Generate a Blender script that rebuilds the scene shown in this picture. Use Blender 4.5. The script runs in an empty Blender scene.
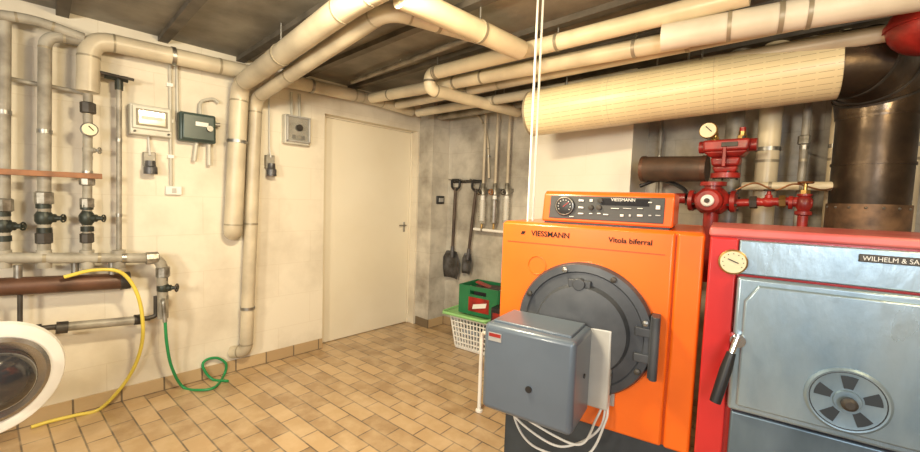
import bpy, bmesh, math, random
from mathutils import Vector, Matrix, Quaternion
random.seed(4)
S = bpy.context.scene
COL = S.collection
FPX = 395.0
PI = math.pi
# ------------------------------------------------------------------ camera
YAW = math.radians(43.1); PIT = math.radians(3.77); ROL = math.radians(2.0)
CAM = Vector((3.06, 0.0, 1.29))
Fv = Vector((-math.sin(YAW)*math.cos(PIT), math.cos(YAW)*math.cos(PIT), -math.sin(PIT)))
R0 = Vector((math.cos(YAW), math.sin(YAW), 0))
U0 = R0.cross(Fv)
Rv = R0*math.cos(ROL) + U0*math.sin(ROL)
Uv = U0*math.cos(ROL) - R0*math.sin(ROL)
Fh = Vector((-math.sin(YAW), math.cos(YAW), 0))
cd = bpy.data.cameras.new('camera'); cam = bpy.data.objects.new('camera', cd); COL.objects.link(cam)
M = Matrix((Rv, Uv, -Fv)).transposed().to_4x4(); M.translation = CAM
cam.matrix_world = M
cd.sensor_width = 36; cd.lens = FPX/920*36; cd.clip_start = .02
S.camera = cam
S.view_settings.view_transform = 'Standard'

def ray(px, py): return Fv + Rv*((px-460)/FPX) - Uv*((py-226)/FPX)
def PX(px, py, X): r = ray(px, py); return CAM + r*((X-CAM.x)/r.x)
def PY(px, py, Y): r = ray(px, py); return CAM + r*((Y-CAM.y)/r.y)
def PZ(px, py, Z): r = ray(px, py); return CAM + r*((Z-CAM.z)/r.z)
def PD(px, py, d): r = ray(px, py); return CAM + r*(d/r.dot(Fh))
def FLX(px, x=.05, z=.013): p = PX(px, 400, x); p.z = z; return p

# ------------------------------------------------------------------ materials
MATS = {}
def mat(name, c, rough=.5, metal=0., c2=None, nscale=6., bump=0., bscale=40., coat=0., trans=0., alpha=1., stretch=(1, 1, 1), lo=.35, hi=.65, rvar=0, c3=None):
    if name in MATS: return MATS[name]
    m = bpy.data.materials.new(name); m.use_nodes = True
    nt = m.node_tree; b = nt.nodes['Principled BSDF']
    c = tuple(c)+(1,)
    b.inputs['Base Color'].default_value = c
    b.inputs['Roughness'].default_value = rough
    b.inputs['Metallic'].default_value = metal
    if coat: b.inputs['Coat Weight'].default_value = coat; b.inputs['Coat Roughness'].default_value = .12
    if trans: b.inputs['Transmission Weight'].default_value = trans
    if alpha < 1: b.inputs['Alpha'].default_value = alpha
    tc = nt.nodes.new('ShaderNodeTexCoord'); mp = nt.nodes.new('ShaderNodeMapping'); mp.inputs['Scale'].default_value = stretch
    nt.links.new(tc.outputs['Object'], mp.inputs['Vector'])
    if c2 is None: c2 = tuple(x*.86 for x in c[:3])
    n = nt.nodes.new('ShaderNodeTexNoise'); n.inputs['Scale'].default_value = nscale; n.inputs['Detail'].default_value = 6
    nt.links.new(mp.outputs['Vector'], n.inputs['Vector'])
    r = nt.nodes.new('ShaderNodeValToRGB')
    r.color_ramp.elements[0].position = lo; r.color_ramp.elements[0].color = tuple(c2)+(1,)
    r.color_ramp.elements[1].position = hi; r.color_ramp.elements[1].color = c
    if c3 is not None:
        e = r.color_ramp.elements.new((lo+hi)/2); e.color = tuple(c3)+(1,)
    nt.links.new(n.outputs['Fac'], r.inputs['Fac']); nt.links.new(r.outputs['Color'], b.inputs['Base Color'])
    if rvar:
        mr = nt.nodes.new('ShaderNodeMapRange'); mr.inputs['From Min'].default_value = .3; mr.inputs['From Max'].default_value = .7
        mr.inputs['To Min'].default_value = rough+rvar; mr.inputs['To Max'].default_value = rough-rvar
        nt.links.new(n.outputs['Fac'], mr.inputs['Value']); nt.links.new(mr.outputs[0], b.inputs['Roughness'])
    if bump:
        n2 = nt.nodes.new('ShaderNodeTexNoise'); n2.inputs['Scale'].default_value = bscale; n2.inputs['Detail'].default_value = 4
        nt.links.new(mp.outputs['Vector'], n2.inputs['Vector'])
        bp = nt.nodes.new('ShaderNodeBump'); bp.inputs['Strength'].default_value = bump; bp.inputs['Distance'].default_value = .01
        nt.links.new(n2.outputs['Fac'], bp.inputs['Height']); nt.links.new(bp.outputs['Normal'], b.inputs['Normal'])
    MATS[name] = m
    return m

def brickmat(name, ax, bw, bh, mort, c1, c2, cm, rough=.6, stain=None, smax=.5, bstr=.3, mscale=.1, coat=0, grain=60, off=.5, rot=0, stscale=1.3, dist=.006, mw=1.0, sfrom=(.42, .72)):
    m = bpy.data.materials.new(name); m.use_nodes = True
    nt = m.node_tree; b = nt.nodes['Principled BSDF']; L = nt.links.new
    tc = nt.nodes.new('ShaderNodeTexCoord')
    br = nt.nodes.new('ShaderNodeTexBrick')
    br.inputs['Scale'].default_value = 1; br.inputs['Brick Width'].default_value = bw; br.inputs['Row Height'].default_value = bh
    br.inputs['Mortar Size'].default_value = mort; br.inputs['Mortar Smooth'].default_value = mscale; br.offset = off
    br.inputs['Color1'].default_value = c1+(1,); br.inputs['Color2'].default_value = c2+(1,); br.inputs['Mortar'].default_value = cm+(1,)
    mp = nt.nodes.new('ShaderNodeMapping'); mp.inputs['Rotation'].default_value = (0, 0, rot)
    L(tc.outputs['Object'], mp.inputs['Vector'])
    sp = nt.nodes.new('ShaderNodeSeparateXYZ'); cb = nt.nodes.new('ShaderNodeCombineXYZ')
    L(mp.outputs['Vector'], sp.inputs[0]); L(sp.outputs[ax[0]], cb.inputs[0]); L(sp.outputs[ax[1]], cb.inputs[1]); L(cb.outputs[0], br.inputs['Vector'])
    out = br.outputs['Color']
    if stain:
        n = nt.nodes.new('ShaderNodeTexNoise'); n.inputs['Scale'].default_value = stscale; n.inputs['Detail'].default_value = 8; n.inputs['Roughness'].default_value = .6
        L(tc.outputs['Object'], n.inputs['Vector'])
        r = nt.nodes.new('ShaderNodeMapRange'); r.inputs['From Min'].default_value = sfrom[0]; r.inputs['From Max'].default_value = sfrom[1]; r.inputs['To Max'].default_value = smax
        L(n.outputs['Fac'], r.inputs['Value'])
        mx = nt.nodes.new('ShaderNodeMix'); mx.data_type = 'RGBA'
        L(r.outputs[0], mx.inputs['Factor']); L(out, mx.inputs['A']); mx.inputs['B'].default_value = stain+(1,)
        out = mx.outputs['Result']
    L(out, b.inputs['Base Color']); b.inputs['Roughness'].default_value = rough
    if coat: b.inputs['Coat Weight'].default_value = coat; b.inputs['Coat Roughness'].default_value = .2
    n2 = nt.nodes.new('ShaderNodeTexNoise'); n2.inputs['Scale'].default_value = grain; n2.inputs['Detail'].default_value = 3
    L(tc.outputs['Object'], n2.inputs['Vector'])
    mt = nt.nodes.new('ShaderNodeMath'); mt.operation = 'MULTIPLY_ADD'; mt.inputs[1].default_value = -mw
    L(br.outputs['Fac'], mt.inputs[0]); L(n2.outputs['Fac'], mt.inputs[2])
    bp = nt.nodes.new('ShaderNodeBump'); bp.inputs['Strength'].default_value = bstr; bp.inputs['Distance'].default_value = dist
    L(mt.outputs[0], bp.inputs['Height']); L(bp.outputs['Normal'], b.inputs['Normal'])
    MATS[name] = m
    return m
def dashmat(name, c, cdark, sv=.0275, su=.06):
    m = bpy.data.materials.new(name); m.use_nodes = True
    nt = m.node_tree; b = nt.nodes['Principled BSDF']; L = nt.links.new
    tc = nt.nodes.new('ShaderNodeTexCoord'); sp = nt.nodes.new('ShaderNodeSeparateXYZ'); L(tc.outputs['UV'], sp.inputs[0])
    def mth(op, a, v=None):
        n = nt.nodes.new('ShaderNodeMath'); n.operation = op
        for i, q in enumerate((a, v)):
            if q is None: continue
            if isinstance(q, (int, float)): n.inputs[i].default_value = q
            else: L(q, n.inputs[i])
        return n.outputs[0]
    fv = mth('FRACT', mth('DIVIDE', sp.outputs[1], sv)); fu = mth('FRACT', mth('DIVIDE', sp.outputs[0], su))
    f = mth('MULTIPLY', mth('LESS_THAN', fv, .075), mth('LESS_THAN', fu, .85))
    fs = mth('LESS_THAN', mth('FRACT', mth('DIVIDE', sp.outputs[0], .5)), .006)
    f = mth('MAXIMUM', mth('MULTIPLY', f, .8), mth('MULTIPLY', fs, .3))
    n = nt.nodes.new('ShaderNodeTexNoise'); n.inputs['Scale'].default_value = 3; L(tc.outputs['Object'], n.inputs['Vector'])
    m0 = nt.nodes.new('ShaderNodeMix'); m0.data_type = 'RGBA'; L(n.outputs['Fac'], m0.inputs['Factor']); m0.inputs['A'].default_value = tuple(x*.86 for x in c)+(1,); m0.inputs['B'].default_value = c+(1,)
    mx = nt.nodes.new('ShaderNodeMix'); mx.data_type = 'RGBA'; L(f, mx.inputs['Factor']); L(m0.outputs['Result'], mx.inputs['A']); mx.inputs['B'].default_value = cdark+(1,)
    L(mx.outputs['Result'], b.inputs['Base Color']); b.inputs['Roughness'].default_value = .36
    return m

wc1, wc2, wcm = (.74, .68, .555), (.735, .67, .545), (.68, .61, .485)
m_wall_x = brickmat('painted_masonry_a', (1, 2), .5, .25, .004, wc1, wc2, wcm, rough=.55, stain=(.36, .29, .20), smax=.62, bstr=.22, mscale=1, grain=7, mw=.2, dist=.012, stscale=1.9, sfrom=(.45, .80))
m_wall_y = brickmat('painted_masonry_b', (0, 2), .5, .25, .004, (.82, .78, .69), (.82, .78, .69), (.79, .75, .65), rough=.5, stain=(.72, .62, .46), smax=.4, bstr=.15, mscale=1, grain=7, mw=.2, dist=.01, stscale=1.5)
m_wall_g = brickmat('patchy_masonry_with_shade', (0, 2), .5, .25, .004, (.60, .565, .49), (.58, .545, .47), (.50, .46, .39), rough=.62, stain=(.17, .145, .115), smax=.85, bstr=.25, mscale=1, grain=7, mw=.25, dist=.012, stscale=2.6, sfrom=(.38, .68))  # patchy grey paint, with the shade of pier and recess mixed into its tone
m_floor = brickmat('floor_tiles', (0, 1), .21, .105, .0055, (.56, .385, .205), (.33, .21, .105), (.13, .095, .065), rough=.28, stain=(.66, .50, .31), smax=.6, bstr=.3, mscale=.6, coat=.35, grain=14, rot=math.radians(-4), stscale=7)
m_ceil = mat('ceiling_board', (.29, .265, .22), .5, .1, (.11, .095, .075), 3.5, .4, 12, lo=.3, hi=.7)
m_batten = mat('ceiling_batten', (.13, .11, .085), .6, 0, (.07, .06, .045), 9)
m_skirt = brickmat('skirting_tile', (1, 2), .21, .2, .005, (.50, .36, .20), (.38, .26, .14), (.16, .12, .075), rough=.35)
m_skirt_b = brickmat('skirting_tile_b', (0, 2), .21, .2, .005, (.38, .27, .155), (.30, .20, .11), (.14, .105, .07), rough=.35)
m_pipe = mat('cream_pipe', (.64, .56, .41), .38, 0, (.37, .315, .23), 3.2, .05, 30, lo=.3, hi=.62)
m_pipe2 = mat('pale_pipe', (.78, .68, .47), .34, 0, (.50, .415, .285), 3, lo=.3, hi=.6)
m_pipe_l = mat('aged_grey_pipe', (.42, .39, .32), .5, 0, (.20, .175, .135), 8, .15, 40)
m_pipe_g = mat('grey_pipe', (.38, .35, .29), .45, .1, (.19, .17, .135), 10)
m_band = mat('pipe_band', (.36, .31, .22), .4, .3)
m_steel = mat('steel', (.45, .44, .41), .4, .9, (.26, .25, .23), 20)
m_silver = mat('silver_worn', (.40, .385, .345), .42, .7, (.17, .155, .125), 22)
m_chrome = mat('chrome', (.75, .75, .75), .15, 1.)
m_iron = mat('dark_iron', (.08, .07, .06), .5, .4, (.04, .035, .03), 15)
m_vgreen = mat('valve_dark_green', (.045, .055, .045), .45, .35, (.025, .027, .022), 15)
m_black = mat('black_plastic', (.018, .018, .02), .4)
m_brown = mat('rust_brown', (.14, .065, .038), .45, .2, (.07, .035, .02), 9)
m_wood = mat('red_wood', (.34, .15, .065), .6, 0, (.20, .09, .04), 12)
m_shaft = mat('worn_dark_wood', (.10, .07, .05), .6, 0, (.045, .03, .025), 14)
m_blade = mat('worn_blade', (.13, .13, .14), .45, .5, (.05, .045, .04), 12)
m_brass = mat('brass', (.55, .37, .13), .35, .9, (.36, .22, .08), 20)
m_copper = mat('copper', (.50, .24, .11), .38, .9)
m_red = mat('red_paint', (.40, .022, .016), .42, 0, (.18, .012, .010), 12, .2, 20, coat=.1)
m_redb = mat('boiler_red', (.60, .026, .026), .3, 0, (.48, .022, .022), 4, coat=.35)
m_redf = mat('boiler_red_faded', (.70, .19, .17), .42, 0, (.56, .09, .09), 3, coat=.2)
m_orange = mat('boiler_orange', (.90, .165, .008), .33, 0, (.80, .13, .007), 2.5, coat=.35)
m_orange2 = mat('control_orange', (.84, .13, .01), .36, 0, (.76, .105, .008), 3, coat=.3)
m_dgrey = mat('door_dark_grey', (.095, .102, .115), .42, .3, (.05, .055, .065), 7)
m_hood = mat('hood_slate', (.13, .165, .21), .34, .1, (.105, .135, .175), 3, coat=.2)
m_lgrey = mat('light_grey', (.50, .50, .49), .35, .4)
m_plate = mat('plate_pale', (.58, .57, .53), .4, .25, (.46, .45, .42), 6)
m_white = mat('white_plastic', (.82, .81, .77), .35, 0, (.74, .73, .69), 5)
m_cream = mat('cream_dial', (.80, .72, .48), .4)
m_galv = mat('galvanised', (.47, .58, .65), .33, .65, (.17, .25, .32), 4.5, .15, 30, stretch=(1, 1, .4), lo=.30, hi=.68, rvar=.13, c3=(.34, .44, .51))
m_galv_d = mat('galvanised_dark', (.20, .27, .33), .4, .6, (.08, .12, .155), 5, stretch=(1, 1, .3))
m_plinth = mat('plinth_dark', (.05, .065, .08), .45, .2, (.03, .04, .05), 6)
m_ventd = mat('vent_slot_dark', (.04, .05, .06), .5, .3)
m_box = mat('box_grey', (.56, .54, .46), .4, 0, (.46, .44, .37))
m_green_box = mat('green_grey', (.05, .08, .07), .35, 0, (.035, .055, .05))
m_green = mat('hose_green', (.02, .28, .09), .4)
m_crate = mat('crate_green', (.02, .18, .07), .4)
m_pale_green = mat('pale_green', (.34, .68, .26), .4)
m_yellow = mat('hose_yellow', (.76, .60, .09), .4)
m_clear = mat('clear_plastic', (.80, .78, .70), .12, trans=.5, alpha=.4)
m_glass = mat('smoked_glass', (.035, .035, .04), .05, 0, coat=.8)
m_door = mat('door_paint', (.79, .73, .59), .36, 0, (.73, .66, .51), 1.2)
m_flue = mat('flue_steel', (.19, .14, .095), .36, .75, (.035, .026, .019), 5, .2, 14, lo=.32, hi=.74, rvar=.15, c3=(.08, .056, .038))
m_rust = mat('flue_rust', (.26, .15, .08), .5, .4, (.07, .043, .028), 12)
m_text_d = mat('print_dark', (.008, .008, .008), .9, c2=(.008, .008, .008))
m_text_w = mat('print_white', (.80, .80, .77), .5)
m_cable = mat('cable_white', (.66, .65, .61), .4)
m_foil = dashmat('seamed_duct_wrap', (.82, .70, .43), (.28, .19, .09))

# ------------------------------------------------------------------ mesh builder
def fillet(pts, rad, n=7):
    pts = [Vector(p) for p in pts]
    if len(pts) < 3 or rad <= 0: return pts, []
    out = [pts[0]]; marks = []
    for i in range(1, len(pts)-1):
        a, b, c = pts[i-1], pts[i], pts[i+1]
        l1 = (a-b).length; l2 = (c-b).length
        t = min(rad, l1*.48, l2*.48)
        p = b+(a-b).normalized()*t; q = b+(c-b).normalized()*t
        marks += [(p.copy(), (b-a).normalized()), (q.copy(), (c-b).normalized())]
        for k in range(n+1):
            u = k/n; out.append(p*(1-u)**2 + b*2*u*(1-u) + q*u*u)
    out.append(pts[-1]); return out, marks
def smooth(pts, n=8):
    P = [Vector(p) for p in pts]; P = [P[0]*2-P[1]]+P+[P[-1]*2-P[-2]]; out = []
    for i in range(1, len(P)-2):
        for k in range(n):
            t = k/n; a, b, c, d = P[i-1], P[i], P[i+1], P[i+2]
            out.append(.5*((2*b)+(c-a)*t+(2*a-5*b+4*c-d)*t*t+(3*b-a-3*c+d)*t**3))
    out.append(P[-2]); return out
class B:
    def __init__(s):
        s.bm = bmesh.new(); s.uv = s.bm.loops.layers.uv.new('UVMap')
    def box(s, c, sz, rot=None):
        m = Matrix.Translation(Vector(c))
        if rot is not None: m = m @ rot.to_4x4()
        m = m @ Matrix.Diagonal((sz[0], sz[1], sz[2], 1))
        bmesh.ops.create_cube(s.bm, size=1, matrix=m); return s
    def bb(s, x0, x1, y0, y1, z0, z1):
        return s.box(((x0+x1)/2, (y0+y1)/2, (z0+z1)/2), (abs(x1-x0), abs(y1-y0), abs(z1-z0)))
    def tube(s, pts, r, seg=14, closed=False, caps=True):
        P = [Vector(p) for p in pts]; Q = [P[0]]
        for p in P[1:]:
            if (p-Q[-1]).length > 1e-5: Q.append(p)
        P = Q; n = len(P)
        rs = r if isinstance(r, (list, tuple)) else [r]*n
        T = []
        for i in range(n):
            if closed: t = P[(i+1) % n]-P[i-1]
            else: t = P[min(i+1, n-1)]-P[max(i-1, 0)]
            T.append(t.normalized())
        N = T[0].orthogonal().normalized(); rings = []; L = [0]
        for i in range(n):
            if i: N = T[i-1].rotation_difference(T[i]) @ N; L.append(L[-1]+(P[i]-P[i-1]).length)
            Bn = T[i].cross(N)
            rings.append([s.bm.verts.new(P[i]+(N*math.cos(2*PI*k/seg)+Bn*math.sin(2*PI*k/seg))*rs[i]) for k in range(seg)])
        cir = 2*PI*max(rs)
        for i in range(n if closed else n-1):
            a, b = rings[i], rings[(i+1) % n]; la = L[i]; lb = L[i+1] if i+1 < n else L[i]+.01
            for k in range(seg):
                k2 = (k+1) % seg
                f = s.bm.faces.new((a[k], a[k2], b[k2], b[k]))
                for lp, uv in zip(f.loops, ((la, k/seg*cir), (la, (k+1)/seg*cir), (lb, (k+1)/seg*cir), (lb, k/seg*cir))): lp[s.uv].uv = uv
        if caps and not closed:
            s.bm.faces.new(rings[0][::-1]); s.bm.faces.new(rings[-1])
        return s
    def cyl(s, p0, p1, r, r1=None, seg=20): return s.tube([p0, p1], [r, r if r1 is None else r1], seg)
    def lathe(s, prof, o, ax, seg=28):
        o = Vector(o); q = Vector(ax).normalized().to_track_quat('Z', 'Y'); rings = []
        for r, z in prof:
            rings.append([s.bm.verts.new(o+q @ Vector((max(r, 1e-4)*math.cos(2*PI*k/seg), max(r, 1e-4)*math.sin(2*PI*k/seg), z))) for k in range(seg)])
        for a, b in zip(rings, rings[1:]):
            for k in range(seg): s.bm.faces.new((a[k], a[(k+1) % seg], b[(k+1) % seg], b[k]))
        s.bm.faces.new(rings[0][::-1]); s.bm.faces.new(rings[-1]); return s
    def ring(s, c, ax, R, r, seg=28, ms=8):
        q = Vector(ax).normalized().to_track_quat('Z', 'Y'); c = Vector(c)
        return s.tube([c+q @ Vector((R*math.cos(2*PI*k/seg), R*math.sin(2*PI*k/seg), 0)) for k in range(seg)], r, ms, closed=True)
    def sph(s, c, r, sc=(1, 1, 1), seg=20):
        bmesh.ops.create_uvsphere(s.bm, u_segments=seg, v_segments=seg//2, radius=r, matrix=Matrix.Translation(Vector(c)) @ Matrix.Diagonal((sc[0], sc[1], sc[2], 1))); return s
    def prism(s, pts, vec):
        a = [s.bm.verts.new(Vector(p)) for p in pts]; b = [s.bm.verts.new(Vector(p)+Vector(vec)) for p in pts]
        s.bm.faces.new(a); s.bm.faces.new(b[::-1]); n = len(a)
        for i in range(n): s.bm.faces.new((a[i], b[i], b[(i+1) % n], a[(i+1) % n]))
        return s
W = {}
def finish(name, b, m, bev, sharp=35):
    bm = b.bm; bmesh.ops.recalc_face_normals(bm, faces=bm.faces)
    me = bpy.data.meshes.new(name); bm.to_mesh(me); bm.free()
    for p in me.polygons: p.use_smooth = True
    me.set_sharp_from_angle(angle=math.radians(sharp))
    me.materials.append(m)
    o = bpy.data.objects.new(name, me); COL.objects.link(o)
    if bev:
        md = o.modifiers.new('bevel', 'BEVEL'); md.width = bev; md.segments = 3; md.limit_method = 'ANGLE'; md.angle_limit = math.radians(40)
    return o
def tag(o, label, cat, group=None):
    o['label'] = label; o['category'] = cat
    if group: o['group'] = group
    return o
def thing(name, label, cat, loc, rz=0, group=None):
    o = bpy.data.objects.new(name, None); COL.objects.link(o); o.empty_display_size = .1
    o.location = loc; o.rotation_euler = (0, 0, rz)
    W[o.name] = Matrix.Translation(Vector(loc)) @ Matrix.Rotation(rz, 4, 'Z')
    return tag(o, label, cat, group)
def part(name, b, m, parent, bev=0, world=True, label=None):
    if world: b.bm.transform(W[parent.name].inverted())
    o = finish(name, b, m, bev); o.parent = parent; W[o.name] = W[parent.name]
    if label: o['label'] = label
    return o
def single(name, b, m, label, cat, group=None, bev=0):
    vs = [v.co for v in b.bm.verts]
    c = Vector((sum(v.x for v in vs)/len(vs), sum(v.y for v in vs)/len(vs), min(v.z for v in vs)))
    b.bm.transform(Matrix.Translation(-c)); o = finish(name, b, m, bev); o.location = c; W[o.name] = Matrix.Translation(c)
    return tag(o, label, cat, group)
def struct(name, b, m, parent=None, bev=0):
    o = finish(name, b, m, bev)
    if parent: o.parent = parent
    else: o['kind'] = 'structure'
    W[o.name] = Matrix.Identity(4)
    return o
def text(parent, s, size, loc, m, name='lettering', rot=None, align='CENTER', extr=.0006, sx=1.0, bold=0):
    cu = bpy.data.curves.new('t', 'FONT'); cu.body = s; cu.size = size; cu.extrude = extr; cu.align_x = align; cu.align_y = 'CENTER'; cu.offset = bold
    t = bpy.data.objects.new('t', cu); COL.objects.link(t); bpy.context.view_layer.update()
    me = bpy.data.meshes.new_from_object(t.evaluated_get(bpy.context.evaluated_depsgraph_get()))
    bpy.data.objects.remove(t)
    R = rot if rot is not None else Matrix.Rotation(PI/2, 4, 'X')
    me.transform(Matrix.Translation(Vector(loc)) @ R @ Matrix.Diagonal((sx, 1, 1, 1)))
    me.materials.clear(); me.materials.append(m)
    me.name = name; o = bpy.data.objects.new(name, me); COL.objects.link(o); o.parent = parent; W[o.name] = W[parent.name]
    return o

# ------------------------------------------------------------------ room
CE = 2.22; YB = 2.86; YR = 3.0
d0 = PX(322, 352, 0); d1 = PX(413, 327, 0); dt = 1.955; PT = .20; DX = -.09
struct('floor', B().bb(-.2, 4.5, -2.4, 3.12, -.1, 0), m_floor)
struct('wall_left', B().bb(-.2, 0, -2.4, d0.y, 0, CE).bb(-.2, 0, d1.y, 3.12, 0, CE).bb(-.2, 0, d0.y, d1.y, dt, CE), m_wall_x)
struct('wall_left_pier', B().bb(0, PT, d1.y+.02, YB+.01, 0, CE), m_wall_g)
struct('wall_back', B().bb(0, 1.4, YB, YR+.12, 0, CE), m_wall_g)
struct('wall_back_recess', B().bb(1.4, 4.5, YR, YR+.12, 0, CE), m_wall_g)
struct('wall_right', B().bb(4.5, 4.62, -2.4, 3.12, 0, CE), m_wall_x)
struct('wall_chimney_breast', B().bb(1.29, 2.07, 2.70, YR, 0, CE), m_wall_y)
struct('ceiling', B().bb(-.2, 4.62, -2.4, 3.12, CE, CE+.1), m_ceil)
for i, y in enumerate([-.75, -.32, .11, .545, .98, 1.41, 1.84, 2.27, 2.7]):
    struct('trim_%d' % (i+1), B().bb(0 if y < 2.6 else PT, 4.5, y-.025, y+.025, CE-.03, CE), m_batten)
struct('baseboard_left', B().bb(0, .012, -2.4, d0.y-.005, 0, .085), m_skirt, bev=.002)
struct('baseboard_pier', B().bb(PT, PT+.012, d1.y+.01, YB, 0, .085).bb(0.02, PT+.012, d1.y+.008, d1.y+.02, 0, .085), m_skirt, bev=.002)
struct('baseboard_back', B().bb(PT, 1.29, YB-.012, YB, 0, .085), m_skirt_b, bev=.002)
dr = struct('door_1', B().bb(DX-.04, DX, d0.y+.002, d1.y-.022, .006, dt-.012), m_door, bev=.002)
struct('door_frame', B().bb(DX-.05, DX+.008, d1.y-.02, d1.y, 0, dt).bb(DX-.05, DX+.008, d0.y, d1.y, dt-.01, dt), m_door, dr, bev=.002)
hp = PX(404, 225, DX)
h = B(); h.bb(DX, DX+.004, hp.y-.011, hp.y+.011, hp.z-.07, hp.z+.03); h.cyl((DX, hp.y, hp.z), (DX+.035, hp.y, hp.z), .006); h.cyl((DX+.033, hp.y+.005, hp.z), (DX+.033, hp.y-.085, hp.z), .006)
struct('door_handle', h, m_steel, dr, bev=.0015)

# ------------------------------------------------------------------ pipes
def along(path, t):
    L = [0]
    for a, b in zip(path, path[1:]): L.append(L[-1]+(b-a).length)
    s = t*L[-1]
    for i in range(len(path)-1):
        if L[i+1] >= s:
            k = (s-L[i])/max(L[i+1]-L[i], 1e-6); return path[i].lerp(path[i+1], k), (path[i+1]-path[i]).normalized()
    return path[-1], (path[-1]-path[-2]).normalized()
def pipe(label, pts, r, m=m_pipe, fil=None, bands=True, tb=(), clamps=(), hang=(), name='heating_pipe', cat='pipe', group=None, wall='X', yw=None):
    path, marks = fillet(pts, fil if fil is not None else r*2.6)
    base = min(path, key=lambda p: p.z)
    if not (tb or clamps or hang or (bands and marks)):
        return single(name, B().tube(path, r), m, label, cat, group)
    t = thing(name, label, cat, base, 0, group)
    part('tube', B().tube(path, r, 18), m, t)
    if bands:
        for p, d in marks: part('band', B().cyl(p-d*.005, p+d*.005, r*1.03), m_band, t)
    for u in tb:
        p, d = along(path, u); part('band', B().cyl(p-d*.007, p+d*.007, r*1.05), m_band, t)
    for u in clamps:
        p, d = along(path, u); b = B().cyl(p-d*.01, p+d*.01, r*1.12)
        if wall == 'X': b.cyl(p, (0, p.y, p.z), .006, seg=8)
        else: b.cyl(p, (p.x, yw or YB, p.z), .006, seg=8)
        part('clamp', b, m_steel, t)
    for u in hang:
        p, d = along(path, u); c_ = part('hanger', B().cyl(p-d*.008, p+d*.008, r*1.06), m_band, t); part('hanger_rod', B().cyl(p+Vector((0, 0, r)), (p.x, p.y, CE), .005, seg=8), m_steel, c_)
    return t
def valve(t, p, ax, hd, s=1., mb=None, mh=None, nm='valve', ws=1.):
    ax = Vector(ax).normalized(); hd = Vector(hd).normalized(); p = Vector(p)
    b = B().lathe([(.019*s, -.05*s), (.019*s, -.032*s), (.012*s, -.03*s), (.023*s, -.01*s), (.023*s, .01*s), (.012*s, .03*s), (.019*s, .032*s), (.019*s, .05*s)], p, ax, 12)
    b.lathe([(.014*s, 0), (.014*s, .03*s), (.009*s, .033*s), (.006*s, .055*s)], p, hd, 12)
    v = part(nm, b, mb or m_brass, t)
    c = p+hd*.052*s; k = s*ws
    w = B().ring(c, hd, .022*k, .005*k, 18, 6); q = hd.orthogonal().normalized(); q2 = hd.cross(q)
    w.cyl(c-q*.022*k, c+q*.022*k, .003*k, seg=6).cyl(c-q2*.022*k, c+q2*.022*k, .003*k, seg=6)
    part('handwheel', w, mh or m_iron, v)
    return v
def union(t, p, s=1., m=None, ax=None):
    part('union', B().lathe([(.026*s, -.03*s), (.033*s, -.025*s), (.033*s, .025*s), (.026*s, .03*s)], p, ax or Z, 8), m or m_silver, t)
X = Vector((1, 0, 0)); Yv = Vector((0, 1, 0)); Z = Vector((0, 0, 1))
SD = Vector((.5, .8, 0))
pipe('thick cream pipe running under the ceiling along the wall with the door', [PX(88, 92, .12), PX(89, 38, .12), PX(372, 99, .12), PX(412, 111, .12)], .048, m_pipe, .1, tb=(.35, .75), clamps=(.25, .6))
t = pipe('thin grey riser with small round gauge, right of the two valve pipes on the left', [PX(88, 94, .12), PX(87, 250, .12)], .020, m_pipe_l, clamps=(.5,), tb=(.12, .2))
valve(t, PX(87, 218, .12), Z, SD, 1.45, m_vgreen, m_vgreen, ws=.55); valve(t, PX(88, 150, .12), Z, SD, 1., m_pipe_l, m_silver, ws=.7)
union(t, PX(87, 238, .12), .9, m_iron)
union(t, PX(87, 180, .12)); union(t, PX(88, 108, .12), 1, m_iron); union(t, PX(87, 203, .12), .9)
g = PX(89, 130, .14); gp = part('gauge', B().lathe([(.036, 0), (.036, .03), (.031, .034)], g, X), m_steel, t); part('gauge_face', B().lathe([(.030, .034), (.030, .036)], g, X), m_cream, gp); part('needle', B().box(g+Vector((.038, .006, .006)), (.002, .004, .03), Matrix.Rotation(.7, 3, 'X')), m_text_d, gp)
t = pipe('grey riser bending at the top into the thick ceiling pipe, second from the left edge', [PX(84, 42, .12), PX(45, 34, .12), PX(44, 250, .12)], .026, m_pipe_l, .09, clamps=(.5,))
valve(t, PX(44, 218, .12), Z, SD, 1.55, m_vgreen, m_vgreen, ws=.55); union(t, PX(44, 238, .12), 1., m_iron)
union(t, PX(44, 198, .12), 1.1)
t = pipe('grey riser at the very left edge of the room view with dark valve', [PX(4, 18, .12), PX(3, 250, .12)], .025, m_pipe_l, clamps=(.4,))
valve(t, PX(3, 226, .12), Z, SD, 1.5, m_vgreen, m_vgreen, ws=.55); union(t, PX(3, 205, .12), 1.1)
pipe('upper grey branch pipe just below ceiling at left corner', [PX(-20, 12, .14), PX(35, 20, .14), PX(84, 38, .13)], .024, m_pipe_l)
pipe('thin grey pipe crossing behind the risers high on the left', [PX(-15, 74, .05), PX(84, 93, .05)], .011, m_pipe_g, name='thin_pipe')
t = pipe('slim grey drop pipe with tee handle beside the left fuse box', [PX(97, 74, .08), PX(119, 78, .08), PX(119, 252, .08)], .013, m_pipe_g, .03, clamps=(.4, .8))
part('valve', B().cyl(PX(104, 75, .08), PX(128, 80, .08), .017).cyl(PX(119, 78, .08), PX(119, 90, .08), .019), m_vgreen, t)
part('tee_handle', B().cyl(PX(100, 72, .13), PX(134, 80, .13), .008, seg=8).cyl(PX(117, 77, .08), PX(117, 76, .13), .007, seg=8), m_iron, t)
a, b_ = PX(-15, 169, .16), PX(102, 178, .16)
single('wooden_batten', B().box((.165, (a.y+b_.y)/2, (a.z+b_.z)/2), (.03, b_.y-a.y, .028)), m_wood, 'reddish wooden batten fixed across the left risers', 'batten', bev=.002)
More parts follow.
